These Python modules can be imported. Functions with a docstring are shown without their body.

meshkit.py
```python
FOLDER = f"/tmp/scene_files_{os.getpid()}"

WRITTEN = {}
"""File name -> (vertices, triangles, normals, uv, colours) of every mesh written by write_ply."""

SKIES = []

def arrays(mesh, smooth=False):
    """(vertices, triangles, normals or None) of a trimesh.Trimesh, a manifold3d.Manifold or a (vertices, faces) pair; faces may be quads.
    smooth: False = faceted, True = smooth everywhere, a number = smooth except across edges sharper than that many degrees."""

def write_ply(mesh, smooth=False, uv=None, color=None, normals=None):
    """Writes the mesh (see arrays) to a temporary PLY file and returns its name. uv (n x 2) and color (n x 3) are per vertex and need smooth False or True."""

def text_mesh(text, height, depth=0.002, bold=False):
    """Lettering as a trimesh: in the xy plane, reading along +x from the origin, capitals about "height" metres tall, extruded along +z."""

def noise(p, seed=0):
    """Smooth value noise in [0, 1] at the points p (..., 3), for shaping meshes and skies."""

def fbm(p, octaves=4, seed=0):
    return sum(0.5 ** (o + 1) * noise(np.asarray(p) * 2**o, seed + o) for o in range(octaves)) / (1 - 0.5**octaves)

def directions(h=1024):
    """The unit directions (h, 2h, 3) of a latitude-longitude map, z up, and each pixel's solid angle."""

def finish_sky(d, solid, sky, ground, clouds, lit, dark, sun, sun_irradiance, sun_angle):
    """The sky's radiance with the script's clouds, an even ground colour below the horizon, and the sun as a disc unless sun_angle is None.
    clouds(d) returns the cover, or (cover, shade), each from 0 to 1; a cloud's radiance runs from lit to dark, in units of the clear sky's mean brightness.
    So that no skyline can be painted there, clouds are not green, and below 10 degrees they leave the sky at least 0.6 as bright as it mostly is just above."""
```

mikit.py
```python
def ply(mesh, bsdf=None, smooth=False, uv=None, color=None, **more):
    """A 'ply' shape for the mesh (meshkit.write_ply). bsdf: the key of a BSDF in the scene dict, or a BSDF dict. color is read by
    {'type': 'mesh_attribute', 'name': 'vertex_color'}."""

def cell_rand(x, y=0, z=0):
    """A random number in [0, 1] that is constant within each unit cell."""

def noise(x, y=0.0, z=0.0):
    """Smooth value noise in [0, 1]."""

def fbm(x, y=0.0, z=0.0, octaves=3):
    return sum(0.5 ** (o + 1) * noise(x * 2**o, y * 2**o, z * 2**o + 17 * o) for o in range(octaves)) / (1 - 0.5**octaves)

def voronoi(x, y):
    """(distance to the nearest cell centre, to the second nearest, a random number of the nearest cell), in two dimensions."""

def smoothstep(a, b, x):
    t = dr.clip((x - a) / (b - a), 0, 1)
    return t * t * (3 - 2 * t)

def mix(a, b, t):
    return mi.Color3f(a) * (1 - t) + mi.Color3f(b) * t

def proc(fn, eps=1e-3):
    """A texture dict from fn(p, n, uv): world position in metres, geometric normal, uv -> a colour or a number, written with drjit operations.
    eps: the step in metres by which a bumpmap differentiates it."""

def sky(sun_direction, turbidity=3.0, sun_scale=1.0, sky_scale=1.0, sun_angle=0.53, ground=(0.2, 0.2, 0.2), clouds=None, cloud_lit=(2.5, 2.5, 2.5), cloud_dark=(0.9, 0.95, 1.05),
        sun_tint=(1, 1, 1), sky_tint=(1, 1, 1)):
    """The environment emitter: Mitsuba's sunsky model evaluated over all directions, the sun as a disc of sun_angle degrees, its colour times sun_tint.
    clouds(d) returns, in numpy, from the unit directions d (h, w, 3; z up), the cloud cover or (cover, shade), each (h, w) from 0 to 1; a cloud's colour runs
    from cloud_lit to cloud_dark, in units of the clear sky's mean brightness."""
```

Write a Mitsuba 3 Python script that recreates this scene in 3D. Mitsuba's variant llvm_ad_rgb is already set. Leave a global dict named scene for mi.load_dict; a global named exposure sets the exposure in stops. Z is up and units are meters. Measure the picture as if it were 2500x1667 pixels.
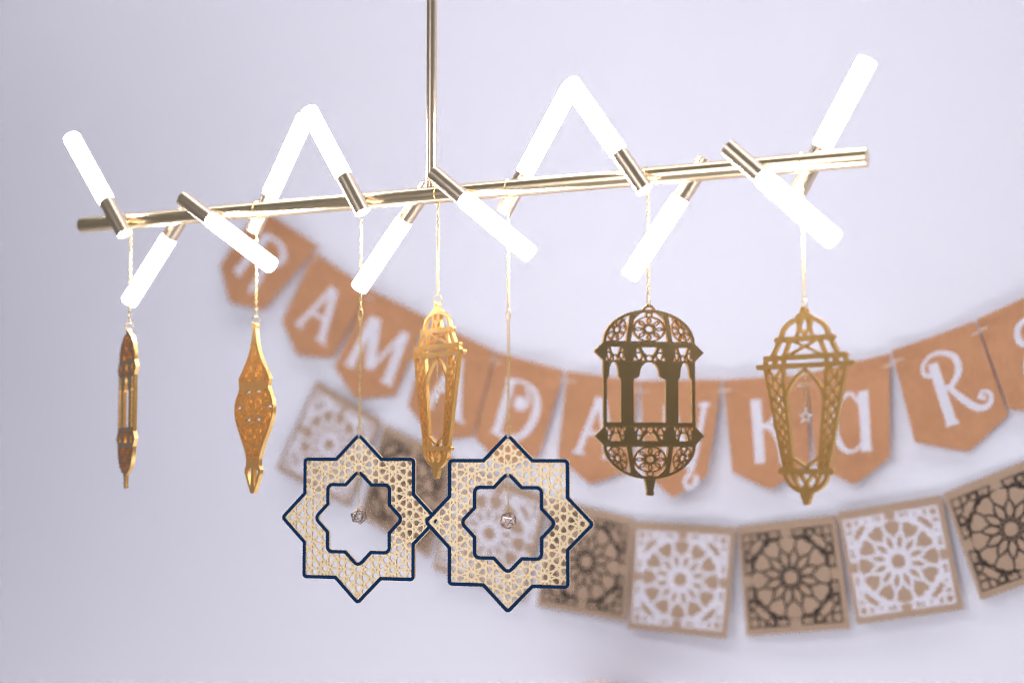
import math
import numpy as np
import trimesh
import drjit as dr
import mitsuba as mi
import mikit
from mikit import noise, fbm, smoothstep, mix
from shapely.geometry import Polygon, LineString, Point, box, MultiPolygon
from shapely.ops import unary_union
from shapely import affinity

scene, labels = {}, {}
T = mi.ScalarTransform4f

# ------------------------------------------------------------------ camera
F, CX, CY = 3600.0, 1250.0, 833.5            # focal length and centre, in pixels of the 2500 x 1667 photograph
PITCH = math.radians(4.24)
CAM = np.array([0.0, 0.0, 1.5])
FWD = np.array([0, math.cos(PITCH), math.sin(PITCH)])
UP = np.array([0, -math.sin(PITCH), math.cos(PITCH)])
scene['camera'] = {'type': 'thinlens', 'fov': math.degrees(2 * math.atan(1250 / F)), 'fov_axis': 'x',
                   'aperture_radius': 0.0138, 'focus_distance': 1.73, 'near_clip': 0.05, 'far_clip': 60.0,
                   'to_world': T().look_at(origin=CAM.tolist(), target=(CAM + FWD).tolist(), up=[0, 0, 1])}
exposure = 0.6

# ------------------------------------------------------------------ light
TUBE = (20.0, 20.0, 21.0)
scene['room_light'] = {'type': 'constant', 'sampling_weight': 1.0, 'radiance': {'type': 'rgb', 'value': [0.09, 0.088, 0.09]}}


def added_softbox(key, origin, target, w, h, rgb, label):
    scene[key] = {'type': 'rectangle', 'to_world': T().look_at(origin=origin, target=target, up=[0, 0, 1]) @ T().scale([w / 2, h / 2, 1]),
                  'bsdf': {'type': 'diffuse', 'reflectance': {'type': 'rgb', 'value': [0.8, 0.8, 0.8]}},
                  'emitter': {'type': 'area', 'sampling_weight': 10.0, 'radiance': {'type': 'rgb', 'value': rgb}}}
    labels[key] = {'label': label, 'category': 'lamp'}


# added unseen lights: two long wall washers, above and below the frame, hung 0.75 m in front of the wall; a strip fill behind the camera
def on_wall(along, out, z):
    a = math.radians(27.0)
    return [along * math.cos(a) - out * math.sin(a), 2.507 - along * math.sin(a) - out * math.cos(a), z]


added_softbox('added_overhead_wash', on_wall(0.8, 0.75, 3.45), on_wall(0.8, 0.0, 1.75), 4.4, 0.6, [2.2, 2.18, 2.24], 'long light added unseen above the frame to wash the wall')
added_softbox('added_low_wash', on_wall(0.8, 0.75, 0.12), on_wall(0.8, 0.0, 1.6), 4.4, 0.6, [1.75, 1.73, 1.77], 'long light added unseen below the frame to wash the wall')
added_softbox('added_strip_fill', [-1.95, -0.85, 1.65], [-0.05, 1.7, 1.45], 0.8, 1.9, [3.6, 3.5, 3.65], 'tall strip light added unseen behind the camera on the left to brighten stars and brass')  # added so the star panels and brass pick up a gleam

# ------------------------------------------------------------------ materials


def rgb(*c):
    return {'type': 'rgb', 'value': list(c)}


def mat(key, base, rough, metallic=0.0, bump=None, bscale=0.0, **kw):
    m = {'type': 'principled', 'base_color': base if isinstance(base, dict) else rgb(*base), 'roughness': rough, 'metallic': metallic, **kw}
    if bump is not None:
        m = {'type': 'bumpmap', 'scale': bscale, 'arbitrary': mikit.proc(bump, eps=4e-4), 'nested': m}
    scene[key] = {'type': 'twosided', 'bsdf': m}
    return key


def wall_colour(p, n, uv):
    return mix((0.738, 0.735, 0.83), (0.758, 0.754, 0.85), fbm(p.x * 3, p.y * 3, p.z * 3, 3))


def kraft(a, b):
    def fn(p, n, uv):
        f = fbm(p.x * 260 + p.z * 30, p.y * 260, p.z * 90, 3)
        g = fbm(p.x * 14, p.y * 14, p.z * 14, 3)
        return mix(a, b, dr.clip(0.55 * f + 0.45 * g, 0, 1))
    return mikit.proc(fn)


def gold_paint(p, n, uv):
    g = fbm(p.x * 50, p.y * 50, p.z * 50, 3)
    return mix((0.84, 0.50, 0.17), (0.92, 0.56, 0.20), g)


mat('wall_paint', mikit.proc(wall_colour), 0.85, specular=0.25)
mat('floor_paint', (0.50, 0.50, 0.52), 0.7)
mat('brass_polished', (0.95, 0.77, 0.51), 0.24, 1.0)
mat('brass_brushed', (0.88, 0.73, 0.55), 0.32, 1.0)
mat('chain_gold', (0.95, 0.74, 0.36), 0.16, 1.0)
mat('gold_mirror', mikit.proc(gold_paint), 0.37, 0.74)
mat('bronze_gold_shaded', (0.34, 0.24, 0.115), 0.42, 0.72)  # bronze finish, darkened to carry the shade on the lantern faces
mat('silver', (0.90, 0.90, 0.92), 0.28, 0.6)
mat('rose_gold', (0.42, 0.31, 0.24), 0.2, 1.0)
mat('cream_gold', (0.86, 0.69, 0.43), 0.42, 0.5)
mat('navy_paint', (0.004, 0.045, 0.15), 0.55, 0.0, specular=0.12)
mat('kraft_orange', kraft((0.39, 0.19, 0.095), (0.61, 0.315, 0.178)), 0.8, specular=0.2)
mat('kraft_brown', kraft((0.35, 0.24, 0.17), (0.46, 0.325, 0.24)), 0.8, specular=0.2)
mat('print_white', (0.66, 0.64, 0.73), 0.7, specular=0.2)
mat('print_black', (0.022, 0.016, 0.014), 0.6, specular=0.2)
mat('cord_white', (0.80, 0.77, 0.74), 0.8)
mat('blush_matte', (0.62, 0.50, 0.48), 0.8)
mat('opal', (0.9, 0.9, 0.9), 0.5)
scene['crystal'] = {'type': 'dielectric', 'int_ior': 1.55, 'ext_ior': 1.0}

# ------------------------------------------------------------------ helpers
USED = set()


def numbered(name):
    k, i = name, 0
    while k in USED:
        i += 1
        k = f'{name}_{i:03d}'
    USED.add(k)
    return k


def thing(name, label, cat, group=None, kind=None):
    k = numbered(name)
    labels[k] = {'label': label, 'category': cat}
    if group:
        labels[k]['group'] = group
    return k


def obj(name, mesh, bsdf, parent=None, label=None, smooth=False, kind=None, **more):
    k = numbered((parent + '__' if parent else '') + name)
    scene[k] = mikit.ply(mesh, bsdf, smooth=smooth, **more)
    if label or kind:
        labels.setdefault(k, {})
        if label:
            labels[k]['label'] = label
        if kind:
            labels[k]['kind'] = kind
    return k


def ray(u, v):
    d = FWD + (u - CX) / F * np.array([1.0, 0, 0]) + (CY - v) / F * UP
    return d


class Plane:
    """An upright plane through (0, y0), turned by a degrees so that its right side is nearer the camera."""

    def __init__(self, y0, a):
        a = math.radians(a)
        self.p = np.array([0, y0, 0.0])
        self.d = np.array([math.cos(a), -math.sin(a), 0])
        self.n = np.array([-math.sin(a), -math.cos(a), 0])

    def at(self, u, v, off=0.0):
        r = ray(u, v)
        t = ((self.p + off * self.n - CAM) @ self.n) / (r @ self.n)
        return CAM + t * r


BAR, WALL = Plane(1.689, 26.0), Plane(2.507, 27.0)


def height_at(xy, v):
    """The height of the point above xy that is seen at row v."""
    return CAM[2] + xy[1] * math.tan(math.atan((CY - v) / F) + PITCH)


def frame_of(d):
    z = d / np.linalg.norm(d)
    x = np.cross([0.3, 0.2, 0.93], z)
    x /= np.linalg.norm(x)
    return x, np.cross(z, x), z


def lathe(p0, d, prof, sides=40):
    """A turned solid: prof = (distance along d, radius)."""
    x, y, z = frame_of(np.asarray(d, float))
    a = np.arange(sides) * 2 * np.pi / sides
    ring = np.cos(a)[:, None] * x + np.sin(a)[:, None] * y
    v, f = [], []
    for s, r in prof:
        v.append(p0 + s * z + r * ring)
    n = len(prof)
    v = np.vstack(v + [[p0 + prof[0][0] * z], [p0 + prof[-1][0] * z]])
    for i in range(n - 1):
        for j in range(sides):
            k = (j + 1) % sides
            a0, a1, b0, b1 = i * sides + j, i * sides + k, (i + 1) * sides + j, (i + 1) * sides + k
            f += [[a0, a1, b1], [a0, b1, b0]]
    for j in range(sides):
        k = (j + 1) % sides
        f += [[n * sides, k, j], [n * sides + 1, (n - 1) * sides + j, (n - 1) * sides + k]]
    return trimesh.Trimesh(v, f, process=False)


def rod(p0, p1, r, edge=0.0015, sides=40):
    d = np.asarray(p1, float) - p0
    L = np.linalg.norm(d)
    e = edge
    return lathe(np.asarray(p0, float), d, [(0, r - e), (0.3 * e, r - 0.3 * e), (e, r), (L - e, r), (L - 0.3 * e, r - 0.3 * e), (L, r - e)], sides)


def torus_path(pts, r, sides=6, closed=True):
    """A wire along points."""
    p = np.asarray(pts, float)
    n = len(p)
    t = (np.roll(p, -1, 0) - np.roll(p, 1, 0)) if closed else np.gradient(p, axis=0)
    t /= np.linalg.norm(t, axis=1, keepdims=True)
    c = p.mean(0)
    a = np.array([0.31, 0.87, 0.38]) if not closed else None
    if closed:
        nn = np.cross(p - c, t)
        m = nn.sum(0)
        m /= np.linalg.norm(m) + 1e-15
        b = np.repeat(m[None], n, 0)
    else:
        b = np.cross(t, a)
        b /= np.linalg.norm(b, axis=1, keepdims=True)
    q = np.cross(t, b)
    ang = np.arange(sides) * 2 * np.pi / sides
    v = (p[:, None] + r * (np.cos(ang)[None, :, None] * b[:, None] + np.sin(ang)[None, :, None] * q[:, None])).reshape(-1, 3)
    f = []
    for i in range(n if closed else n - 1):
        for j in range(sides):
            k, i2 = (j + 1) % sides, (i + 1) % n
            f += [[i * sides + j, i2 * sides + k, i * sides + k], [i * sides + j, i2 * sides + j, i2 * sides + k]]
    if not closed:
        for e, s in ((0, 1), (n - 1, -1)):
            for j in range(1, sides - 1):
                f.append([e * sides, e * sides + j + (s < 0), e * sides + j + (s > 0)])
    m = trimesh.Trimesh(v, f, process=False)
    m.fix_normals()
    return m


def ring_mesh(c, R, r, axis, sides=8, seg=28, sx=1.0, sy=1.0):
    x, y, z = frame_of(np.asarray(axis, float))
    if abs(z[2]) < 0.9:                                     # keep y upright for upright rings
        y = np.array([0, 0, 1.0]) - z[2] * z
        y /= np.linalg.norm(y)
        x = np.cross(y, z)
    a = np.arange(seg) * 2 * np.pi / seg
    return torus_path(np.asarray(c) + R * sx * np.cos(a)[:, None] * x + R * sy * np.sin(a)[:, None] * y, r, sides)


def chain_mesh(path, pitch=0.0042, length=0.0060, width=0.0043, wire=0.00058, twist=0.0):
    """A curb chain along a polyline: oval links, each turned against the last."""
    p = np.asarray(path, float)
    seg = np.linalg.norm(np.diff(p, axis=0), axis=1)
    s = np.concatenate([[0], np.cumsum(seg)])
    n = max(2, int(round(s[-1] / pitch)))
    out = []
    for i in range(n):
        m = (i + 0.5) / n * s[-1]
        c = np.array([np.interp(m, s, p[:, k]) for k in range(3)])
        j = min(np.searchsorted(s, m), len(p) - 1)
        t = p[j] - p[max(j - 1, 0)]
        t /= np.linalg.norm(t)
        side = np.cross(t, [0.45, 0.89, 0.0])
        side /= np.linalg.norm(side)
        other = np.cross(t, side)
        a = (0.72 if i % 2 else -0.72) + twist * math.sin(i * 0.23) + 0.12 * math.sin(i * 2.1)
        w = math.cos(a) * side + math.sin(a) * other
        th = np.arange(14) * 2 * np.pi / 14
        x, y = np.cos(th), np.sin(th)
        flat = 0.5 * (length - 2 * wire)
        pts = c + (flat * np.sign(y) * np.abs(y) ** 0.8)[:, None] * t + (0.5 * (width - 2 * wire) * x)[:, None] * w
        out.append(torus_path(pts, wire, 5))
    return trimesh.util.concatenate(out)


def polys(g):
    return [q for q in getattr(g, 'geoms', [g]) if isinstance(q, Polygon) and q.area > 1e-12]


def extrude(g, z0, z1):
    ms = []
    for q in polys(g):
        m = trimesh.creation.extrude_polygon(q, z1 - z0, engine='earcut')
        m.apply_translation([0, 0, z0])
        ms.append(m)
    return trimesh.util.concatenate(ms)


def place(m, origin, a):
    """Plate coordinates (x right, y up, z to the front) to the world; turned so that the right side comes nearer by a degrees."""
    a = math.radians(a)
    R = np.array([[math.cos(a), 0, -math.sin(a)], [-math.sin(a), 0, -math.cos(a)], [0, 1, 0]])
    m = m.copy()
    m.vertices = np.asarray(m.vertices) @ R.T + origin
    return m


def stroke(pts, w, cap=1):
    return LineString(pts).buffer(w / 2, cap_style=cap, join_style=1, quad_segs=5)


def bez(p0, p1, p2, n=10):
    t = np.linspace(0, 1, n)[:, None]
    p0, p1, p2 = map(np.asarray, (p0, p1, p2))
    return ((1 - t) ** 2 * p0 + 2 * t * (1 - t) * p1 + t * t * p2).tolist()


def spline(pts, n=8):
    """A smooth line through the points."""
    p = np.asarray(pts, float)
    q = np.vstack([2 * p[0] - p[1], p, 2 * p[-1] - p[-2]])
    out = []
    for i in range(len(p) - 1):
        a, b, c, d = q[i:i + 4]
        for t in np.arange(n) / n:
            out.append(0.5 * (2 * b + (c - a) * t + (2 * a - 5 * b + 4 * c - d) * t * t + (3 * b - a - 3 * c + d) * t ** 3))
    return np.array(out + [p[-1]])


def ellipse(cx, cy, rx, ry, rot=0, q=12):
    return affinity.translate(affinity.rotate(affinity.scale(Point(0, 0).buffer(1, quad_segs=q), rx, ry), rot, origin=(0, 0)), cx, cy)


def lens(r0, r1, hw, n=9):
    """A pointed petal from r0 to r1 along +x."""
    x = np.linspace(r0, r1, n)
    y = hw * np.sin((x - r0) / (r1 - r0) * np.pi) ** 0.8
    return Polygon(np.vstack([np.c_[x, y], np.c_[x, -y][::-1][1:-1]]))


def mirror(g):
    return affinity.scale(g, -1, 1, origin=(0, 0))


# ------------------------------------------------------------------ the wall
w0 = WALL.p + WALL.d * -6 + np.array([0, 0, 0.0])
wm = trimesh.Trimesh([w0, w0 + 10.5 * WALL.d, w0 + 10.5 * WALL.d + [0, 0, 5.0], w0 + [0, 0, 5.0]], [[0, 1, 2], [0, 2, 3]], process=False)
obj('wall', wm, 'wall_paint')
labels['wall'] = {'label': 'smooth pale lavender white wall behind the garlands', 'category': 'wall', 'kind': 'structure'}

fl = trimesh.Trimesh([[-5, -4, 0], [6, -4, 0], [6, 6, 0], [-5, 6, 0]], [[0, 1, 2], [0, 2, 3]], process=False)  # floor added out of view, for bounce light from below
obj('floor', fl, 'floor_paint')
labels['floor'] = {'label': 'pale plain floor added unseen below the frame to bounce light', 'category': 'floor', 'kind': 'structure'}

# ------------------------------------------------------------------ the chandelier
RB, RS, RT, OFF = 0.0102, 0.0100, 0.0107, 0.0265
ch = thing('chandelier', 'brushed brass linear chandelier with twelve glowing white tubes set at angles', 'chandelier')
b0, b1 = BAR.at(200, 546), BAR.at(2118, 390)
zbar = 0.5 * (b0[2] + b1[2])
BARZ = (b0[2], b1[2])
b0[2] = b1[2] = zbar
obj('crossbar', rod(b0, b1, RB, 0.0008, 64), 'brass_polished', ch, smooth=35)


def bar_point(u):
    """The point of the crossbar's axis seen in column u."""
    r = ray(u, 480)
    t = ((BAR.p - CAM) @ BAR.n) / (r @ BAR.n)
    q = CAM + t * r
    return np.array([q[0], q[1], zbar])


s0 = bar_point(1053)
st = obj('stem', rod(s0 + [0, 0, RB * 0.9], s0 + [0, 0, 0.75], 0.0064, 0.0005, 48), 'brass_brushed', ch, smooth=35)
obj('collar', rod(s0 + [0, 0, RB * 0.85], s0 + [0, 0, 0.035], 0.0069, 0.0004, 48), 'brass_brushed', st, smooth=35)
obj('canopy', rod(s0 + [0, 0, 0.752], s0 + [0, 0, 0.775], 0.06, 0.003, 48), 'brass_brushed', ch, smooth=35)

# (sleeve's closed end, where the sleeve meets the tube, the tube's end, side: +1 in front of the bar)
ARMS = [((304, 571), (261, 491), (173, 333), 1), ((455, 513), (414, 580), (313, 740), -1), ((446, 484), (514.5, 536), (665, 650), 1),
        ((618, 567), (663, 481), (747, 284), -1), ((886, 519), (843, 430), (752.5, 267), 1), ((1046, 451), (990, 538), (874, 707), -1),
        ((1059, 424), (1133, 485), (1296, 622), 1), ((1228, 520), (1280, 426), (1392, 216), -1), ((1574, 464), (1514, 373), (1390, 200), 1),
        ((1723, 389), (1667, 485), (1535, 678), -1), ((1776, 360), (1857, 433), (2039, 588), 1), ((1947, 470), (2006, 362), (2120, 144), -1)]
ARM_LEN = []
for e, j, t, side in ARMS:
    pe, pj, pt = (BAR.at(*q, off=side * OFF) for q in (e, j, t))
    d = pt - pe
    L = np.linalg.norm(d)
    d /= L
    k = float((pj - pe) @ d)
    ARM_LEN.append((k, L))
    h = obj('lamp_holder', rod(pe, pe + k * d, RS, 0.0006, 48), 'brass_brushed', ch, smooth=35)
    obj('end_cap', lathe(pe, -d, [(-0.0005, RS - 0.0016), (0.0004, RS - 0.0016), (0.0007, RS - 0.0020)], 40), 'brass_brushed', h, smooth=35)
    tube = rod(pe + (k - 0.0002) * d, pt, RT, 0.0028, 40)
    obj('light_tube', tube, 'opal', h, smooth=50, emitter={'type': 'area', 'radiance': rgb(*TUBE)})
    m = np.clip((zbar - pe[2]) / d[2], 0.007, k - 0.004)
    pm = pe + m * d
    foot = np.array([pm[0], pm[1], zbar]) - BAR.n * side * OFF
    dn = foot - pm
    Lj = np.linalg.norm(dn)
    obj('swivel_joint', lathe(pm, dn, [(RS * 0.8, 0.0052), (RS + 0.0006, 0.0052), (RS + 0.0012, 0.0048), (RS + 0.0014, 0.0036), (Lj - RB - 0.0026, 0.0036), (Lj - RB - 0.0022, 0.0060), (Lj - RB + 0.0022, 0.0064)], 28), 'brass_polished', h, smooth=35)
print('bar heights', BARZ, 'bar length', np.linalg.norm(b1 - b0), 'arms', [(round(a, 3), round(b, 3)) for a, b in ARM_LEN])


def hang(parent, u, v_ring, ring_axis, v_mid=None, twist=0.0, ring_r=0.0052, tall=1.0, hang_from=None):
    """A chain looped over the crossbar, with a split ring at its lower end. Returns the ring's centre."""
    r = ray(u, v_ring + 120)
    q = CAM + ((BAR.p - CAM) @ BAR.n) / (r @ BAR.n) * r
    top = np.array([q[0], q[1], zbar])
    R = RB + 0.0008
    obj('hanger_loop', ring_mesh(top, R, 0.0005, BAR.d, 6, 32), 'chain_gold', parent, smooth=True)
    parts = []
    zr = height_at(top, v_ring)
    c = np.array([top[0], top[1], zr])
    start = top - [0, 0, R - 0.0004]
    stop = c + [0, 0, ring_r * tall + 0.0005]
    if v_mid is None:
        parts.append(chain_mesh([start, stop], twist=twist))
    else:
        zm = height_at(top, v_mid)
        mid = np.array([top[0], top[1], zm])
        parts.append(chain_mesh([start, mid + [0, 0, 0.0058]], twist=twist))
        parts.append(chain_mesh([mid - [0, 0, 0.0058], stop], twist=-twist))
        obj('link_ring', ring_mesh(mid, 0.0056, 0.00075, ring_axis, sx=0.8, sy=1.1), 'chain_gold', parent, smooth=True)
    obj('chain', trimesh.util.concatenate(parts), 'chain_gold', parent, smooth=True, kind='stuff')
    obj('ring', ring_mesh(c, ring_r, 0.0007, ring_axis, sy=tall), 'chain_gold', parent, smooth=True)
    return c


def build_plate(parent, parts, scale, y0, origin, a, thick, bsdf, face=None):
    """parts: (name, polygon in drawing units with y down). Earlier parts keep what they cover; each becomes a part of the thing."""
    done = None
    for name, g in parts:
        if done is not None:
            g = g.difference(done)
        done = g if done is None else unary_union([done, g])
        g = g.buffer(0)
        g = unary_union([q for q in polys(g) if q.area > 30])
        g = affinity.affine_transform(g, [scale, 0, 0, -scale, 0, y0 * scale]).simplify(0.00004)
        m = place(extrude(g, -thick / 2, thick / 2), origin, a)
        p = obj(name, m, bsdf, parent)
        if face:  # dark skin paints the face shade; bright core stands for lit edges
            obj('face', place(extrude(g.buffer(-0.00012), thick / 2 + 0.00002, thick / 2 + 0.0003), origin, a), face, p, label='bronze front face with shade put into its dark colour')


# ---- lantern with a dome at both ends and three arched windows
def arched(cx, hw, ah, y_top=493, y_sh=625, y_bot=955):
    th = np.linspace(0, np.pi, 15)
    arch = [(cx + ah * math.cos(t), 600 - (600 - y_top) * math.sin(t) ** 0.85) for t in th]
    sh = 0.45 * (hw - ah)
    return Polygon([(cx + hw, y_bot), (cx + hw, y_sh + 4), (cx + hw - 0.25 * sh, y_sh - 3), (cx + ah + sh, y_sh - 9)] + arch + [(cx - ah - sh, y_sh - 9), (cx - hw + 0.25 * sh, y_sh - 3), (cx - hw, y_sh + 4), (cx - hw, y_bot)])


def frieze(cx, g):
    hs = [Polygon([(-66, 378), (66, 378), (46, 416), (22, 438), (8, 438), (0, 430), (-8, 438), (-22, 438), (-46, 416)]), ellipse(0, 464, 22, 20)]
    for tri in ([(-108, 416), (-102, 386), (-92, 386), (-70, 414)], [(-108, 428), (-66, 426), (-64, 450), (-84, 476), (-92, 470)], [(-134, 486), (-126, 456), (-114, 456), (-92, 486)], [(-62, 486), (-58, 456), (-46, 452), (-30, 486)]):
        p = Polygon(tri).buffer(-5, quad_segs=3).buffer(5, quad_segs=3)
        hs += [p, mirror(p)]
    return [affinity.translate(affinity.scale(h, g, 1, origin=(0, 0)), cx, 0) for h in hs]


def rosette(cx, cy, rx, ry, rot):
    """Unit rosette (ring, hub with a hole, eight hollow petals) as a solid."""
    ring = Point(0, 0).buffer(1.0, quad_segs=14).difference(Point(0, 0).buffer(0.885, quad_segs=14))
    g = [ring, Point(0, 0).buffer(0.42, quad_segs=8)]
    for k in range(8):
        pet = lens(0.33, 0.93, 0.155).difference(lens(0.46, 0.80, 0.062))
        g.append(affinity.rotate(pet, 45 * k, origin=(0, 0)))
    g = unary_union(g).difference(Point(0, 0).buffer(0.215, quad_segs=8))
    return affinity.translate(affinity.rotate(affinity.scale(g, rx, ry, origin=(0, 0)), rot, origin=(0, 0)), cx, cy)


def domed_lantern_parts():
    hook = Polygon([(-58, 103), (-47, 76), (-14, 47), (14, 47), (47, 76), (58, 103)]).difference(Polygon([(-40, 100), (-30, 82), (0, 65), (30, 82), (40, 100)]))
    dome = ellipse(0, 345, 374, 258, q=24).intersection(box(-500, 0, 500, 345))
    inner = ellipse(0, 345, 350, 236, q=24).intersection(box(-500, 0, 500, 333))
    div = unary_union([stroke(bez((s * 172, 345), (s * 158, 250), (s * 130, 90)), 38, 2) for s in (-1, 1)])
    ros = [rosette(0, 238, 134, 100, 0), rosette(-262, 246, 70, 98, 30), rosette(262, 246, 70, 98, -30),
           ellipse(0, 128, 30, 24).difference(ellipse(0, 128, 17, 13))]
    for s in (-1, 1):
        ros.append(stroke(bez((s * 150, 190), (s * 100, 110), (s * 30, 92)), 20))
        ros.append(stroke([(s * 190, 160), (s * 235, 190)], 9))
        ros.append(stroke([(s * 205, 145), (s * 255, 180)], 9))
        ros.append(stroke([(s * 310, 210), (s * 290, 225)], 9))
    dome = dome.difference(inner.difference(unary_union([div] + ros)))
    band = unary_union([box(-374, 335, 374, 490), Polygon([(-374, 345), (-448, 415), (-374, 484)]), Polygon([(374, 345), (448, 415), (374, 484)])])
    band = band.difference(unary_union(frieze(0, 1.0) + frieze(-276, 0.6) + frieze(276, 0.6)))
    body = box(-374, 480, 374, 995).difference(unary_union([arched(0, 131, 80), arched(-290, 56, 38), arched(290, 56, 38)]))
    flip = lambda g: affinity.scale(g, 1, -1, origin=(0, 737.5))  # noqa: E731
    finial = Polygon([(-46, 1380), (46, 1380), (25, 1478), (30, 1490), (28, 1508), (16, 1514), (-16, 1514), (-28, 1508), (-30, 1490), (-25, 1478)])
    band2 = flip(band)
    dome2 = flip(dome)
    return [('upper_dome', dome), ('upper_band', band), ('lower_dome', dome2), ('lower_band', band2), ('window_panel', body), ('finial', finial), ('hook_loop', hook)]


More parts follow.
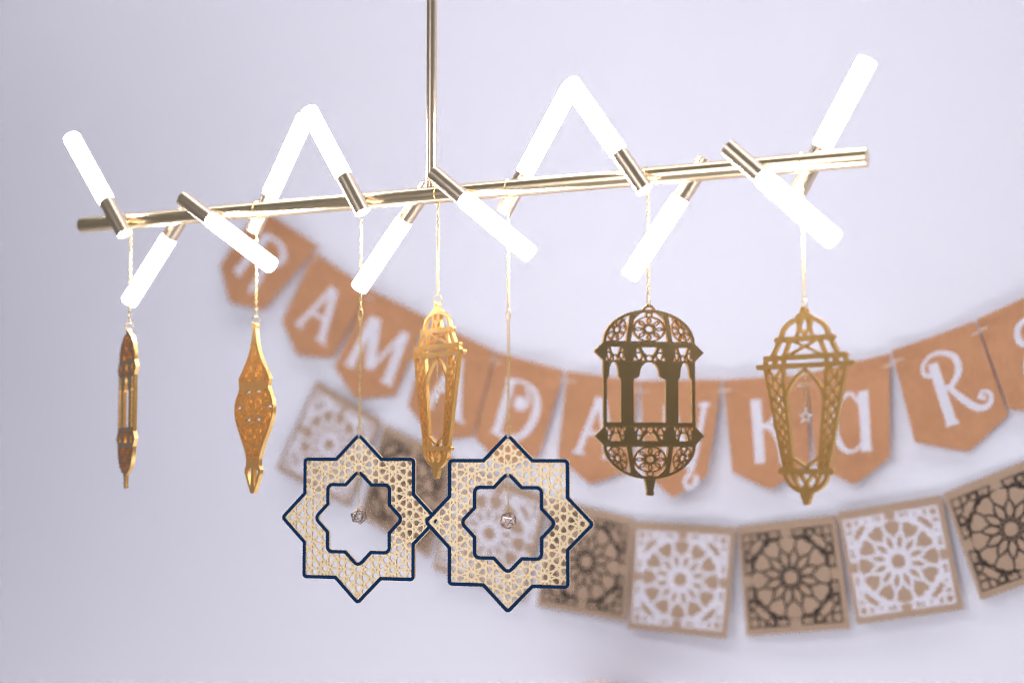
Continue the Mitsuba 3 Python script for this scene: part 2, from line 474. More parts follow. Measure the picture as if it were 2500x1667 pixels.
# ---- tapered lantern with three roof bars and latticed posts
def tapered_lantern_parts():
    two = lambda gs: unary_union(gs + [mirror(g) for g in gs])  # noqa: E731
    bar = lambda y, h, t: stroke([(-h + t / 2, y), (h - t / 2, y)], t)  # noqa: E731
    b1_, b2_, b3_, b4_ = bar(293, 272, 40), bar(427, 376, 38), bar(490, 443, 38), bar(1265, 250, 42)
    hook = ellipse(0, 86, 32, 30).difference(ellipse(0, 82, 13, 13))
    hook = unary_union([hook, Polygon([(-34, 100), (34, 100), (72, 124), (74, 142), (60, 158), (-60, 158), (-74, 142), (-72, 124)])])
    dome = two([stroke(bez((-52, 145), (-205, 175), (-215, 292)), 30), stroke([(-62, 160), (-52, 200), (22, 292)], 17), stroke([(-26, 155), (-78, 292)], 17)])
    roof = two([stroke([(-228, 305), (-298, 420)], 30), stroke([(-135, 305), (-190, 420)], 26), stroke([(-112, 305), (168, 420)], 17), stroke([(-350, 430), (-372, 490)], 26), stroke([(-196, 430), (-190, 490)], 26), stroke([(-300, 440), (-245, 485)], 14), stroke([(-245, 440), (-300, 485)], 14)])
    post = []
    outer, inn = (lambda y: -373 + (y - 508) * 168 / 742), (lambda y: -186 + (y - 508) * 78 / 742)
    post += [stroke([(outer(500) + 12, 500), (outer(1255) + 12, 1255)], 25, 2), stroke([(inn(500) - 12, 500), (inn(1255) - 12, 1255)], 25, 2)]
    y, clip = 470.0, Polygon([(outer(505), 505), (inn(505), 505), (inn(1255), 1255), (outer(1255), 1255)])
    while y < 1255:
        h = 1.08 * (inn(y) - outer(y))
        for o in (0.0, 0.5):
            ya, yb = y + o * h, y + o * h + h
            post += [stroke([(outer(ya), ya), (inn(yb), yb)], 17).intersection(clip), stroke([(inn(ya), ya), (outer(yb), yb)], 17).intersection(clip)]
        xm = 0.5 * (outer(y) + inn(y))
        post.append(ellipse(xm, y + 0.5 * h, 13, 13, q=4).intersection(clip))
        y += h
    frame_ = two(post)
    arch = two([stroke(bez((4, 522), (-62, 548), (-128, 632)) + bez((-128, 632), (-160, 670), (-170, 730)), 22)])
    sill = two([stroke([(-112, 1172), (0, 1234)], 22)])
    cup = two([stroke(bez((-188, 1270), (-176, 1372), (-50, 1408)), 32), stroke(bez((-128, 1270), (-112, 1345), (-38, 1402)), 22), stroke(bez((-62, 1270), (-40, 1310), (38, 1400)), 20), stroke([(62, 1280), (100, 1330)], 14)])
    fin = two([Polygon([(0, 1376), (-74, 1388), (-68, 1412), (-50, 1426), (-46, 1452), (-36, 1466), (-27, 1496), (-18, 1508), (0, 1510)])])
    return [('upper_roof_bar', b1_), ('middle_roof_bar', b2_), ('lower_roof_bar', b3_), ('base_bar', b4_), ('hook_loop', hook), ('dome', dome), ('roof_lattice', roof), ('finial', fin), ('latticed_posts', frame_), ('arch', arch), ('pointed_sill', sill), ('cup', cup)]


# ---- drop-shaped lantern pierced with flowers
def drop_lantern_parts():
    prof = spline([(150, 28), (200, 38), (300, 75), (400, 145), (480, 235), (540, 292), (572, 290), (600, 276), (640, 300), (700, 350), (770, 372), (840, 356), (920, 300), (1000, 232), (1080, 165), (1140, 128), (1165, 120)], 6)
    full = Polygon(np.vstack([np.c_[prof[:, 1], prof[:, 0]], np.c_[-prof[:, 1], prof[:, 0]][::-1]]))
    hook = ellipse(0, 138, 36, 30).difference(ellipse(0, 134, 15, 14))
    inset = full.buffer(-24, quad_segs=6)
    holes = []

    def flower(cx, cy, rx, ry):
        for k in range(8):
            h = affinity.rotate(lens(0.34, 0.95, 0.195), 22.5 + 45 * k, origin=(0, 0))
            holes.append(affinity.translate(affinity.scale(h, rx, ry, origin=(0, 0)), cx, cy))
        holes.append(ellipse(cx, cy, 0.22 * rx, 0.22 * ry, q=5))
        for sx in (-1, 1):
            for sy in (-1, 1):
                holes.append(ellipse(cx + sx * 0.86 * rx, cy + sy * 0.86 * ry, 0.17 * rx, 0.17 * ry, q=4))

    for cx in (-94, 94):
        flower(cx, 490, 82, 84)
        for cy in (742, 966):
            flower(cx, cy, 84, 92)
        holes.append(box(cx - 62, 632, cx + 45, 648))
        holes.append(box(cx - 62, 846, cx + 45, 862))
    for s in (-1, 1):
        flower(s * 272, 848, 78, 92)
        flower(s * 272, 650, 74, 84)
        flower(s * 258, 540, 60, 60)
        flower(s * 236, 1010, 60, 70)
        holes.append(box(s * 285 - 48, 750, s * 285 + 48, 766))
        for (x, y, r) in ((30, 300, 15), (34, 345, 17), (32, 385, 16), (78, 390, 14), (40, 1085, 18), (82, 1090, 16), (38, 1125, 14), (84, 1128, 12)):
            holes.append(ellipse(s * x, y, r, r * 1.2, q=5))
    holes = unary_union(holes).intersection(inset).intersection(unary_union([box(-400, 270, 400, 560), box(-400, 628, 400, 1140)]))
    holes = unary_union([q for q in polys(holes) if q.area > 150])
    up, low = full.intersection(box(-500, 0, 500, 566)).difference(holes), full.intersection(box(-500, 626, 500, 1200)).difference(holes)
    waist = full.intersection(box(-500, 566, 500, 626))
    collar = box(-124, 1160, 124, 1206)
    tail = Polygon([(-124, 1200), (124, 1200), (150, 1232), (146, 1262), (30, 1412), (-30, 1412), (-146, 1262), (-150, 1232)])
    for s in (-1, 1):
        tail = tail.difference(Polygon([(s * 112, 1240), (s * 24, 1218), (s * 30, 1330), (s * 42, 1372)]).buffer(-6).buffer(6))
    return [('collar', collar), ('waist_band', waist), ('upper_body', up), ('lower_body', low), ('hook_loop', hook), ('tail', tail)]


U = 0.1425e-3
LAN = 'gold lanterns hanging from the chandelier'
THICK = 0.0045


def hang_lantern(name, label, parts, u, v_ring, y_hook, a, ring_axis, twist, unit=U, face=None):
    k = thing(name, label, 'lantern', LAN)
    c = hang(k, u, v_ring, ring_axis, twist=twist)
    origin = c - [0, 0, 0.0044]
    build_plate(k, parts, unit, y_hook, origin, a, THICK, 'gold_mirror', face)
    return k, origin


DP, TP, RP = domed_lantern_parts(), tapered_lantern_parts(), drop_lantern_parts()
hang_lantern('domed_lantern', 'flat gold lantern cutout turned almost edge-on, leftmost of the hanging ornaments', DP, 313, 797, 57, 65, [0.1, 1, 0], 0.3, face='bronze_gold_shaded')
hang_lantern('drop_lantern', 'drop shaped orange gold lantern pierced with tiny flowers, second from left', RP, 623, 783, 122, 57, [-0.2, 1, 0], 0.2, 0.1637e-3)
k4, o4 = hang_lantern('tapered_lantern', 'bright gold tapered lantern hanging between the two blue star panels', TP, 1068, 731, 66, 57, [0.3, 1, 0], 0.4)
hang_lantern('domed_lantern', 'bronze gold lantern cutout facing the camera with three arched windows, face coloured dark for shade', DP, 1584, 737, 57, -15, [1, 0.25, 0], 0.25, face='bronze_gold_shaded')
k7, o7 = hang_lantern('tapered_lantern', 'amber gold tapered lantern with latticed posts, rightmost of the hanging ornaments', TP, 1965, 741, 66, 48, [1, 0.35, 0], 0.3)


# ---- star panels: two squares laid over each other, with a ten-fold strapwork
def octagram(r, rnd):
    a = r / math.sqrt(2)
    g = unary_union([box(-a, -a, a, a), affinity.rotate(box(-a, -a, a, a), 45)])
    return g.buffer(-rnd, join_style=2).buffer(rnd, quad_segs=6)


def strapwork(R, w):
    L = 0.3622 * R
    e = L / 4.236
    r10, r5, D5 = 1.5388 * e, 0.6882 * e, 2.2270 * e
    lines = []
    P = lambda r, deg: np.array([r * math.cos(math.radians(deg)), r * math.sin(math.radians(deg))])  # noqa: E731
    bx, by = np.array([2 * L * math.cos(math.radians(54)), 0]), L * P(1, 54)
    for i in range(-6, 7):
        for j in range(-5, 6):
            c = i * bx + j * by - (j // 2) * bx
            if np.abs(c).max() > 1.3 * R:
                continue
            for k in range(10):
                lines.append([c + P(r10, 36 * k), c + P(r10, 36 * (k + 4))])
                q = c + P(D5, 36 * k)
                M = lambda dg: q + P(r5, dg + 36 * k)  # noqa: E731
                if k in (0, 5):
                    cross = LineString([M(180), M(36)]).intersection(LineString([M(108), M(-36)]))
                    cr2 = LineString([M(180), M(-36)]).intersection(LineString([M(-108), M(36)]))
                    for m_ in (cross, cr2):
                        lines.append([M(180), np.array([m_.x, m_.y])])
                    lines += [[M(108), M(-36)], [M(-108), M(36)], [M(108), M(-108)]]
                else:
                    lines += [[M(180), M(36)], [M(180), M(-36)], [M(108), M(-36)], [M(-108), M(36)], [M(108), M(-108)]]
    uniq = {}
    for a, b in lines:
        uniq[tuple(sorted([tuple(np.round(a, 6)), tuple(np.round(b, 6))]))] = (a, b)
    return unary_union([LineString([a, b]).buffer(w / 2, cap_style=1, quad_segs=2) for a, b in uniq.values()])


SR = 0.1028
OUT, HOLE = octagram(SR, 0.0055), octagram(0.0536, 0.004)
BW = 0.0042
STRAP = strapwork(SR, 0.00185)
ring_area = OUT.difference(HOLE)
rim = unary_union([OUT.difference(OUT.buffer(-BW, join_style=2)), HOLE.buffer(BW, join_style=2).difference(HOLE)])
tophole, tiphole = Point(0, SR - 0.0042).buffer(0.0016), Point(0, 0.0536 + 0.0008).buffer(0.0017)
panel = unary_union([rim, STRAP.intersection(ring_area)]).difference(unary_union([tophole, tiphole])).simplify(0.00003)
panel = unary_union([q for q in polys(panel) if q.area > 2e-5])
outer_b = OUT.buffer(-0.0001).difference(OUT.buffer(-BW, join_style=2)).difference(tophole)
inner_b = HOLE.buffer(BW, join_style=2).difference(HOLE.buffer(0.0001)).difference(tiphole)
SOFF = SR - 0.0042


def star_panel(label, u, v_ring, a, axis):
    k = thing('hanging_star_ornament', label, 'ornament', 'blue edged star panels')
    c = hang(k, u, v_ring, axis, v_mid=767, twist=0.9, ring_r=0.0046, tall=1.5)
    o = c - [0, 0, 0.0052 + SOFF]
    obj('lattice', place(extrude(panel, -0.0018, 0.0018), o, a), 'cream_gold', k)
    for z0, z1 in ((0.0019, 0.0023),):
        obj('outer_border', place(extrude(outer_b, z0, z1), o, a), 'navy_paint', k, label='navy blue outer border')
        obj('inner_border', place(extrude(inner_b, z0, z1), o, a), 'navy_paint', k, label='navy blue border round the star opening')
    return o


os1 = star_panel('navy edged eight pointed star panel with cream lattice, the left one of the pair', 877, 1053, 17.5, [1, 0.9, 0])
os2 = star_panel('navy edged eight pointed star panel with cream lattice, the right one, lapping over its twin', 1241, 1053, 17.5, [0.9, 0.6, 0])


# ---- the little charms inside
def wire(p, q, r, sides=6):
    return lathe(np.asarray(p, float), np.asarray(q, float) - p, [(0, r), (np.linalg.norm(np.asarray(q) - p), r)], sides)


def cage_charm(label, o, rot, metal):
    k = thing('crystal_cage_charm', label, 'charm', 'crystal cage charms in the star openings')
    top = o + [0, 0, 0.0540]
    obj('hook', ring_mesh(top - [0, 0, 0.0028], 0.0030, 0.0004, [1, 0.3, 0]), 'chain_gold', k, smooth=True)
    end = top - [0, 0, 0.0372]
    obj('chain', chain_mesh([top - [0, 0, 0.0060], end], 0.0021, 0.0031, 0.0021, 0.00034), 'chain_gold', k, smooth=True, kind='stuff')
    obj('ring', ring_mesh(end - [0, 0, 0.0024], 0.0026, 0.00042, [0.2, 1, 0]), 'chain_gold', k, smooth=True)
    ico = trimesh.creation.icosahedron()
    v = ico.vertices / np.linalg.norm(ico.vertices[0])
    f0 = v[ico.faces[0]].mean(0)
    z = f0 / np.linalg.norm(f0)
    x = v[ico.faces[0][0]] - z * (v[ico.faces[0][0]] @ z)
    x /= np.linalg.norm(x)
    v = v @ np.array([x, np.cross(z, x), z]).T
    v = v @ trimesh.transformations.rotation_matrix(math.radians(30 + rot), [0, 0, 1])[:3, :3].T
    v = np.c_[v[:, 0], -v[:, 2], v[:, 1]] @ trimesh.transformations.rotation_matrix(math.radians(rot), [0, 0, 1])[:3, :3].T
    v = v * 0.0098
    cc = end - [0, 0, 0.0048 + v[:, 2].max()]
    obj('cage', trimesh.util.concatenate([wire(cc + v[a], cc + v[b], 0.00062) for a, b in ico.edges_unique]), metal, k, smooth=40)
    obj('crystal', trimesh.creation.icosphere(subdivisions=1, radius=0.0030).apply_translation(cc), 'crystal', k)


cage_charm('tiny rose gold cage charm with a crystal, hanging inside the left star panel', os1, 12, 'rose_gold')
cage_charm('tiny darker gold cage charm with a crystal, hanging inside the right star panel', os2, -8, 'rose_gold')


def star_charm(label, o, drop, clen, a):
    k = thing('star_charm', label, 'charm', 'silver star charms in the tapered lanterns')
    top = o + [0, 0, drop]
    end = top - [0, 0, clen]
    obj('chain', chain_mesh([top, end], 0.0024, 0.0035, 0.0024, 0.00038), 'chain_gold', k, smooth=True, kind='stuff')
    obj('ring', ring_mesh(end - [0, 0, 0.0030], 0.0034, 0.00042, [0.2, 1, 0]), 'chain_gold', k, smooth=True)
    r = 0.0078
    pts = lambda R: [(R * (1 if i % 2 == 0 else 0.46) * math.sin(i * math.pi / 5), R * (1 if i % 2 == 0 else 0.46) * math.cos(i * math.pi / 5)) for i in range(10)]  # noqa: E731
    g = Polygon(pts(r)).difference(Polygon(pts(r * 0.62))).buffer(0.0004).buffer(-0.0002)
    c = end - [0, 0, 0.0072 + r]
    g = unary_union([g, Point(0, r + 0.0008).buffer(0.0014).difference(Point(0, r + 0.0010).buffer(0.0007))])
    obj('star', place(extrude(g, -0.0009, 0.0009), c, a), 'silver', k)
    beads = []
    for i in range(10):
        p, q = np.array(pts(r * 0.86)[i]), np.array(pts(r * 0.86)[(i + 1) % 10])
        for t in (0.0, 0.36, 0.68):
            b = trimesh.creation.icosphere(subdivisions=1, radius=0.00062)
            b.apply_translation([*(p + t * (q - p)), 0.0010])
            beads.append(b)
    obj('bead_row', place(trimesh.util.concatenate(beads), c, a), 'silver', k, kind='stuff')


star_charm('tiny silver star charm turned edge-on inside the bright gold lantern', o4, -(530 - 66) * U, 0.0305, 84)
star_charm('tiny silver star charm facing forward inside the rightmost amber lantern', o7, -(530 - 66) * U, 0.0330, 20)


# ------------------------------------------------------------------ garlands on the wall
class Sheet:
    """A piece of paper hung on the wall: four corners seen at these pixels, lifted off the wall by lift(s, t) metres."""

    def __init__(self, c, lift):
        self.c = [WALL.at(*q) for q in c]                    # top left, top right, bottom left, bottom right
        self.lift = lift

    def at(self, s, t, h=0.0):
        s, t = np.asarray(s, float)[:, None], np.asarray(t, float)[:, None]
        a, b, c, d = self.c
        p = (1 - t) * ((1 - s) * a + s * b) + t * ((1 - s) * c + s * d)
        return p + (self.lift(s[:, 0], t[:, 0]) + h)[:, None] * WALL.n

    def size(self):
        a, b, c, d = self.c
        return np.linalg.norm(b - a), np.linalg.norm(c - a)

    def solid(self, tip, nu=28, nv=28, th=0.0005, rnd=0.0):
        u, v = np.meshgrid(np.linspace(0, 1, nu + 1), np.linspace(0, 1, nv + 1), indexing='ij')
        tm = 1 + tip * (1 - np.sqrt((2 * u - 1) ** 2 + 0.004)) if tip else np.ones_like(u)
        s, t = u.ravel(), (v * tm).ravel()
        fr, bk = self.at(s, t, th * np.ones_like(s)), self.at(s, t, np.zeros_like(s))
        n = len(s)
        ix = np.arange(n).reshape(nu + 1, nv + 1)
        q = np.stack([ix[:-1, :-1], ix[:-1, 1:], ix[1:, 1:], ix[1:, :-1]], -1).reshape(-1, 4)
        f = np.vstack([q[:, [0, 1, 2]], q[:, [0, 2, 3]]])
        edge = np.concatenate([ix[:, 0], ix[-1, 1:], ix[-2::-1, -1], ix[0, -2:0:-1]])
        e2 = np.roll(edge, -1)
        side = np.vstack([np.c_[edge, e2, e2 + n], np.c_[edge, e2 + n, edge + n]])
        return trimesh.Trimesh(np.vstack([fr, bk]), np.vstack([f, f[:, ::-1] + n, side]), process=False)

    def layer(self, g, h0, h1, res=0.05):
        """A flat drawing in (s, t) laid onto the sheet."""
        out = []
        for p in polys(g):
            m = trimesh.creation.extrude_polygon(p.simplify(0.0015), 1.0, engine='earcut')
            v, f = trimesh.remesh.subdivide_to_size(m.vertices * [1, 1, 0.01], m.faces, res, max_iter=12)
            out.append(trimesh.Trimesh(self.at(v[:, 0], v[:, 1], np.where(v[:, 2] > 0.005, h1, h0)), f, process=False))
        m = trimesh.util.concatenate(out)
        m.fix_normals()
        return m


def inv_bilinear(c, x, y):
    """(s, t) of a pixel in a quadrilateral of pixels."""
    a, b, cc, d = (np.array(q, float) for q in c)
    s = t = 0.5
    for _ in range(12):
        p = (1 - t) * ((1 - s) * a + s * b) + t * ((1 - s) * cc + s * d)
        ds = (1 - t) * (b - a) + t * (d - cc)
        dt = (1 - s) * (cc - a) + s * (d - b)
        q = np.linalg.solve(np.c_[ds, dt], np.array([x, y]) - p)
        s, t = s + q[0], t + q[1]
    return s, t



def glyph(strokes, asp):
    """Strokes of (points in units of the sheet's width and height, width in units of the height, smooth?) as one drawing in (s, t)."""
    gs = []
    for pts, w, sm in strokes:
        p = np.array(pts, float) * [asp, 1]
        if len(p) == 1:
            gs.append(Point(*p[0]).buffer(w / 2))
            continue
        if sm:
            p = spline(p, 7)
        if isinstance(w, tuple):                             # a stroke that swells or thins
            ws = np.interp(np.linspace(0, 1, len(p)), np.linspace(0, 1, len(w)), w)
            gs += [Polygon(np.array(unary_union([Point(*p[i]).buffer(ws[i] / 2), Point(*p[i + 1]).buffer(ws[i + 1] / 2)]).convex_hull.exterior.coords)) for i in range(len(p) - 1)]
        else:
            gs.append(LineString(p).buffer(w / 2, cap_style=2 if not sm else 1, join_style=1))
    return affinity.scale(unary_union(gs).buffer(0.004).buffer(-0.004), 1 / asp, 1, origin=(0, 0))


A_STROKES = [([(0.50, 0.26), (0.28, 0.90)], 0.075, False), ([(0.53, 0.26), (0.72, 0.90)], 0.11, False), ([(0.38, 0.66), (0.64, 0.66)], 0.05, False), ([(0.20, 0.905), (0.37, 0.905)], 0.035, False), ([(0.62, 0.905), (0.83, 0.905)], 0.035, False), ([(0.44, 0.265), (0.60, 0.265)], 0.035, False)]
LETTER = {
    'R1': [([(0.34, 0.24), (0.30, 0.88)], 0.13, False), ([(0.34, 0.25), (0.56, 0.25), (0.72, 0.36), (0.68, 0.50), (0.36, 0.56)], (0.05, 0.06, 0.10, 0.08, 0.04), True), ([(0.46, 0.55), (0.60, 0.66), (0.66, 0.90)], (0.07, 0.10, 0.12), True), ([(0.22, 0.895), (0.40, 0.895)], 0.035, False)],
    'A': A_STROKES,
    'M': [([(0.24, 0.27), (0.20, 0.90)], 0.10, False), ([(0.27, 0.28), (0.50, 0.84)], 0.13, False), ([(0.76, 0.28), (0.50, 0.84)], 0.055, False), ([(0.77, 0.27), (0.82, 0.90)], 0.12, False), ([(0.12, 0.905), (0.29, 0.905)], 0.035, False), ([(0.72, 0.905), (0.91, 0.905)], 0.035, False)],
    'D': [([(0.32, 0.26), (0.30, 0.88)], 0.105, False), ([(0.24, 0.265), (0.50, 0.25), (0.70, 0.33), (0.78, 0.52), (0.74, 0.74), (0.60, 0.88), (0.40, 0.90), (0.22, 0.875)], (0.03, 0.04, 0.06, 0.10, 0.10, 0.07, 0.05, 0.03), True), ([(0.53, 0.47)], 0.125, True), ([(0.47, 0.42), (0.46, 0.51), (0.54, 0.555), (0.62, 0.50), (0.63, 0.40), (0.56, 0.31)], (0.03, 0.035, 0.04, 0.045, 0.045, 0.03), True)],
    'N': [([(0.34, 0.26), (0.32, 0.92)], 0.06, False), ([(0.36, 0.26), (0.70, 0.92)], 0.115, False), ([(0.83, 0.26), (0.76, 0.90), (0.66, 1.06), (0.74, 1.13), (0.85, 1.08), (0.84, 1.01)], (0.06, 0.07, 0.05, 0.055, 0.06, 0.05), True), ([(0.83, 1.045)], 0.08, True), ([(0.75, 0.265), (0.90, 0.265)], 0.035, False)],
    'K': [([(0.375, 0.24), (0.375, 0.94)], 0.115, False), ([(0.42, 0.55), (0.55, 0.50), (0.64, 0.36), (0.66, 0.25)], (0.04, 0.05, 0.06, 0.07), True), ([(0.44, 0.52), (0.57, 0.60), (0.66, 0.76), (0.69, 0.94)], (0.04, 0.07, 0.10, 0.11), True)],
    'a': [([(0.66, 0.31), (0.68, 0.91)], 0.115, False), ([(0.60, 0.42), (0.50, 0.31), (0.37, 0.36), (0.28, 0.52), (0.29, 0.72), (0.40, 0.88), (0.53, 0.90), (0.64, 0.82)], (0.03, 0.035, 0.06, 0.095, 0.095, 0.05, 0.03, 0.03), True), ([(0.61, 0.905), (0.76, 0.905)], 0.03, False)],
    'R2': [([(0.405, 0.27), (0.425, 0.92)], 0.10, False), ([(0.36, 0.385), (0.29, 0.36), (0.29, 0.27), (0.40, 0.19), (0.54, 0.195), (0.66, 0.28), (0.66, 0.42), (0.56, 0.53), (0.47, 0.56)], (0.05, 0.045, 0.035, 0.035, 0.045, 0.065, 0.07, 0.05, 0.04), True), ([(0.50, 0.555), (0.62, 0.73), (0.74, 0.85), (0.86, 0.84), (0.90, 0.745), (0.83, 0.70), (0.77, 0.755)], (0.05, 0.075, 0.07, 0.05, 0.04, 0.035, 0.03), True), ([(0.82, 0.765)], 0.055, True), ([(0.36, 0.925), (0.50, 0.925)], 0.035, False)],
    'E': [([(0.72, 0.30), (0.58, 0.21), (0.40, 0.26), (0.36, 0.40), (0.46, 0.52), (0.36, 0.62), (0.33, 0.78), (0.46, 0.92), (0.66, 0.90), (0.76, 0.80)], (0.05, 0.045, 0.06, 0.07, 0.05, 0.06, 0.08, 0.06, 0.05, 0.05), True)],
}
PENNANTS = [
    ('R1', ((645, 508), (785, 603), (551, 651), (657, 759)), (12, 6), 'pennant with letter R at the upper left end, partly behind a lamp tube'),
    ('A', ((775, 616), (909, 711), (700, 785), (819, 875)), (9, 5), 'pennant with letter A, second from the upper left end of the banner'),
    ('M', ((912, 708), (1053, 778), (831, 896), (972, 966)), (12, 7), 'pennant with letter M left of the bright tapered lantern'),
    ('A', ((1058, 783), (1215, 858), (1004, 990), (1162, 1065)), (9, 5), 'pennant with letter A directly behind the bright tapered lantern'),
    ('D', ((1218, 860), (1386, 906), (1168, 1067), (1326, 1112)), (12, 6), 'pennant with letter D above the right star panel'),
    ('A', ((1389, 907), (1564, 929), (1368, 1115), (1543, 1148)), (9, 5), 'pennant with letter A behind the left side of the dark domed lantern'),
    ('N', ((1568, 930), (1767, 927), (1584, 1155), (1742, 1160)), (11, 12), 'pennant with letter N behind the right side of the dark domed lantern'),
    ('K', ((1771, 928), (1973, 915), (1796, 1151), (1982, 1130)), (9, 7), 'pennant with letter K behind the rightmost lantern'),
    ('a', ((1977, 913), (2176, 863), (2003, 1133), (2180, 1115)), (12, 16), 'pennant with rounded lower case letter a, right of the rightmost lantern'),
    ('R2', ((2180, 857), (2383, 785), (2238, 1079), (2464, 1013)), (9, 8), 'pennant with curly letter R near the right edge'),
    ('E', ((2387, 781), (2590, 690), (2467, 1000), (2680, 905)), (12, 6), 'last visible pennant, cut off by the right edge'),
]
for i, (ch_, c, (base, curl), lab) in enumerate(PENNANTS):
    tip = 0.24 if i < 6 else 0.25

    def lift(s, t, base=base, curl=curl, i=i):
        z = 1e-3 * base + 1e-3 * curl * (0.25 * np.sin(math.pi * s + i) + 1.1 * (t * t) * (0.55 + 0.45 * np.cos(2.4 * (s - 0.5) + i))) + 0.0012 * np.sin(5 * s + 3 * t + i)
        z += 1e-3 * curl * 1.0 * np.maximum(s - 0.6, 0) ** 2 * 4 * t * (1 if i in (6, 8) else 0)
        return np.maximum(z, 0.002) - 0.0022 * np.exp(-((t - 0.12) / 0.025) ** 2)
    sh = Sheet(c, lift)
    k = thing('pennant', 'kraft ' + lab, 'pennant', 'letter pennants of the upper banner')
    obj('paper', sh.solid(tip), 'kraft_orange', k, smooth=30)
    w, h = sh.size()
    obj('letter', sh.layer(glyph(LETTER[ch_], w / h), 0.0005, 0.0008), 'print_white', k, label=f'white letter {ch_[0]}')

# the cord that carries the pennants
cord = []
for i, (_, c, (base, curl), _l) in enumerate(PENNANTS):
    a, b, d, e = (np.array(q, float) for q in c)
    for s, off in ((0.0, 0.0150), (0.07, 0.0142), (0.11, 0.006), (0.5, 0.004), (0.89, 0.006), (0.93, 0.0142), (0.995, 0.0155)):
        p = (1 - s) * a + s * b + 0.11 * ((1 - s) * (d - a) + s * (e - b))
        cord.append(WALL.at(*p, off=off))
cord_k = numbered('banner_cord')
scene[cord_k] = mikit.ply(torus_path(spline(cord, 3), 0.0009, 6, False), 'cord_white', smooth=True)
labels[cord_k] = {'label': 'thin white cord threaded through the lettered pennants', 'category': 'cord'}


def card_pattern(sw):
    """A twelve-petalled rosette in a latticed square, on [-1, 1] x [-1, 1]."""
    g = [Point(0, 0).buffer(0.15 + sw, quad_segs=10).difference(Point(0, 0).buffer(0.15, quad_segs=10))]
    for k in range(12):
        pet = lens(0.19, 0.63, 0.105)
        pet = pet.buffer(sw * 0.35).difference(pet.buffer(-sw * 0.65))
        g.append(affinity.rotate(pet, 30 * k + 15, origin=(0, 0)))
        a = math.radians(30 * k + 15)
        g.append(stroke([(0.60 * math.cos(a), 0.60 * math.sin(a)), (0.86 * math.cos(a), 0.86 * math.sin(a))], sw))
        b = math.radians(30 * k)
        for sg in (-1, 1):                                   # the heart-shaped cells between the petals
            c2 = b + sg * math.radians(9)
            g.append(stroke([(0.40 * math.cos(b), 0.40 * math.sin(b)), (0.53 * math.cos(c2), 0.53 * math.sin(c2))], sw * 0.8))
    for k in range(12):                                      # their rounded outer ends
        a0, a1, am = (math.radians(30 * k + d) for d in (-15, 15, 0))
        g.append(stroke(bez((0.83 * math.cos(a0), 0.83 * math.sin(a0)), (0.97 * math.cos(am), 0.97 * math.sin(am)), (0.83 * math.cos(a1), 0.83 * math.sin(a1))), sw))
    for q in range(4):
        one = []
        for sy in (-1, 1):
            one += [stroke([(1, sy * 0.13), (1, sy * 1.0)], sw), stroke([(0.80, sy * 0.80), (1, sy * 0.80)], sw), stroke([(0.80, sy * 0.80), (0.80, sy * 1.0)], sw),
                    stroke([(0.98, sy * 0.14), (0.84, sy * 0.20), (0.82, sy * 0.40), (0.98, sy * 0.41)], sw),
                    Point(0.90, sy * 0.52).buffer(0.10).difference(Point(0.90, sy * 0.52).buffer(max(0.10 - sw, 0.03))),
                    stroke(bez((0.80, sy * 0.80), (0.80, sy * 0.64), (0.98, sy * 0.64)), sw), stroke([(0.82, sy * 0.45), (0.66, sy * 0.62)], sw),
                    stroke([(0.70, sy * 0.46), (0.90, sy * 0.30)], sw * 0.9)]
        one += [stroke([(1 - 0.02, 0.98), (0.98, 0.98)], sw)]
        g += [affinity.rotate(x, 90 * q, origin=(0, 0)) for x in one]
    notch = unary_union([affinity.rotate(box(0.87, -0.085, 1.2, 0.085), 90 * q, origin=(0, 0)) for q in range(4)])
    return unary_union(g).intersection(box(-1.01, -1.01, 1.01, 1.01)).difference(notch)


PAT = {'white': card_pattern(0.068), 'dark': card_pattern(0.044)}
CARDS = [
    ('white', ((781, 930), (938, 1027), (687, 1142), (864, 1236)), 6, 'white patterned card at the far left end of the lower garland'),
    ('dark', ((943, 1037), (1112, 1118), (891, 1257), (1056, 1360)), 9, 'black patterned card behind the left star panel'),
    ('white', ((1120, 1131), (1345, 1215), (1068, 1385), (1288, 1466)), 6, 'white patterned card seen through the right star panel'),
    ('dark', ((1351, 1215), (1551, 1265), (1318, 1477), (1536, 1514)), 6, 'black patterned card peeking out right of the right star panel'),
    ('white', ((1553, 1271), (1801, 1286), (1543, 1530), (1791, 1552)), 18, 'white patterned card hanging lowest in the lower garland, bottom edge lifting'),
    ('dark', ((1802, 1284), (2042, 1256), (1829, 1549), (2084, 1530)), 9, 'black patterned card below the rightmost lantern'),
    ('white', ((2047, 1250), (2301, 1207), (2100, 1520), (2359, 1483)), 10, 'white patterned card second from the right edge in the lower garland'),
    ('dark', ((2304, 1204), (2548, 1106), (2398, 1462), (2645, 1376)), 7, 'black patterned card cut off by the right edge'),
]
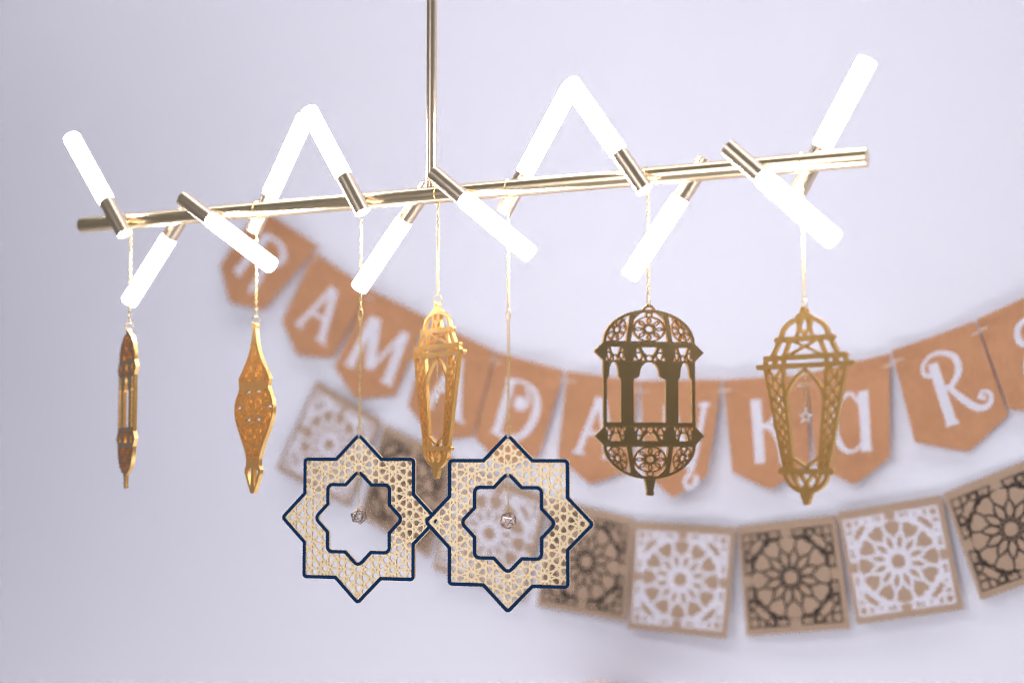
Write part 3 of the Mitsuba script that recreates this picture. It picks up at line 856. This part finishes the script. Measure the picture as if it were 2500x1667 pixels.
for i, (col, c, curl, lab) in enumerate(CARDS):
    base = 8 if i % 2 else 11

    def lift(s, t, base=base, curl=curl, i=i):
        z = 1e-3 * base + 1e-3 * curl * (t ** 2) * (0.7 + 0.3 * np.cos(2 * s + i)) + 0.001 * np.sin(4 * s + i) + 1e-3 * curl * 0.5 * np.maximum(s - 0.6, 0) * t
        return np.maximum(z, 0.002) - 0.003 * np.exp(-(t / 0.03) ** 2)
    sh = Sheet(c, lift)
    k = thing('patterned_card', 'square kraft ' + lab, 'card', 'patterned cards of the lower garland')
    obj('paper', sh.solid(0.0), 'kraft_brown', k, smooth=30)
    g = affinity.affine_transform(PAT[col], [0.447, 0, 0, 0.425, 0.495, 0.51])
    obj('rosette_print', sh.layer(g, 0.0005, 0.0009 if col == 'white' else 0.0007), 'print_' + ('white' if col == 'white' else 'black'), k, label=f'{col} twelve petalled rosette lattice')

cord = []
for i, (_, c, curl, _l) in enumerate(CARDS):
    a, b, d, e = (np.array(q, float) for q in c)
    for s in (0.03, 0.5, 0.97):
        p = (1 - s) * a + s * b + 0.04 * ((1 - s) * (d - a) + s * (e - b))
        cord.append(WALL.at(*p, off=0.004))
cord_k = numbered('garland_cord')
scene[cord_k] = mikit.ply(torus_path(spline(cord, 4), 0.0009, 6, False), 'cord_white', smooth=True)
labels[cord_k] = {'label': 'thin cord behind the tops of the patterned cards', 'category': 'cord'}

# an unidentified blush shape, modelled as a ribbed ball, only its top showing at the lower edge
pb = thing('blush_shape', 'unidentified blurred blush pink shape, modelled as a ball, just showing at the bottom edge of the picture', 'decoration')
cb = WALL.at(1460, 1775, off=0.09)
fan = []
m = trimesh.creation.icosphere(subdivisions=4, radius=0.078)
v = m.vertices.copy()
lon = np.arctan2(v[:, 1], v[:, 0])
rr = 1 + 0.035 * np.abs(np.sin(9 * lon)) * np.sqrt(np.maximum(1 - (v[:, 2] / 0.078) ** 2, 0))
m.vertices = v * np.c_[rr, rr, np.full(len(v), 0.92)] + cb
obj('shape_body', m, 'blush_matte', pb, smooth=True)
obj('top_loop', ring_mesh(cb + [0, 0, -0.0725], 0.004, 0.0006, [0, 1, 0]), 'cord_white', pb, smooth=True)
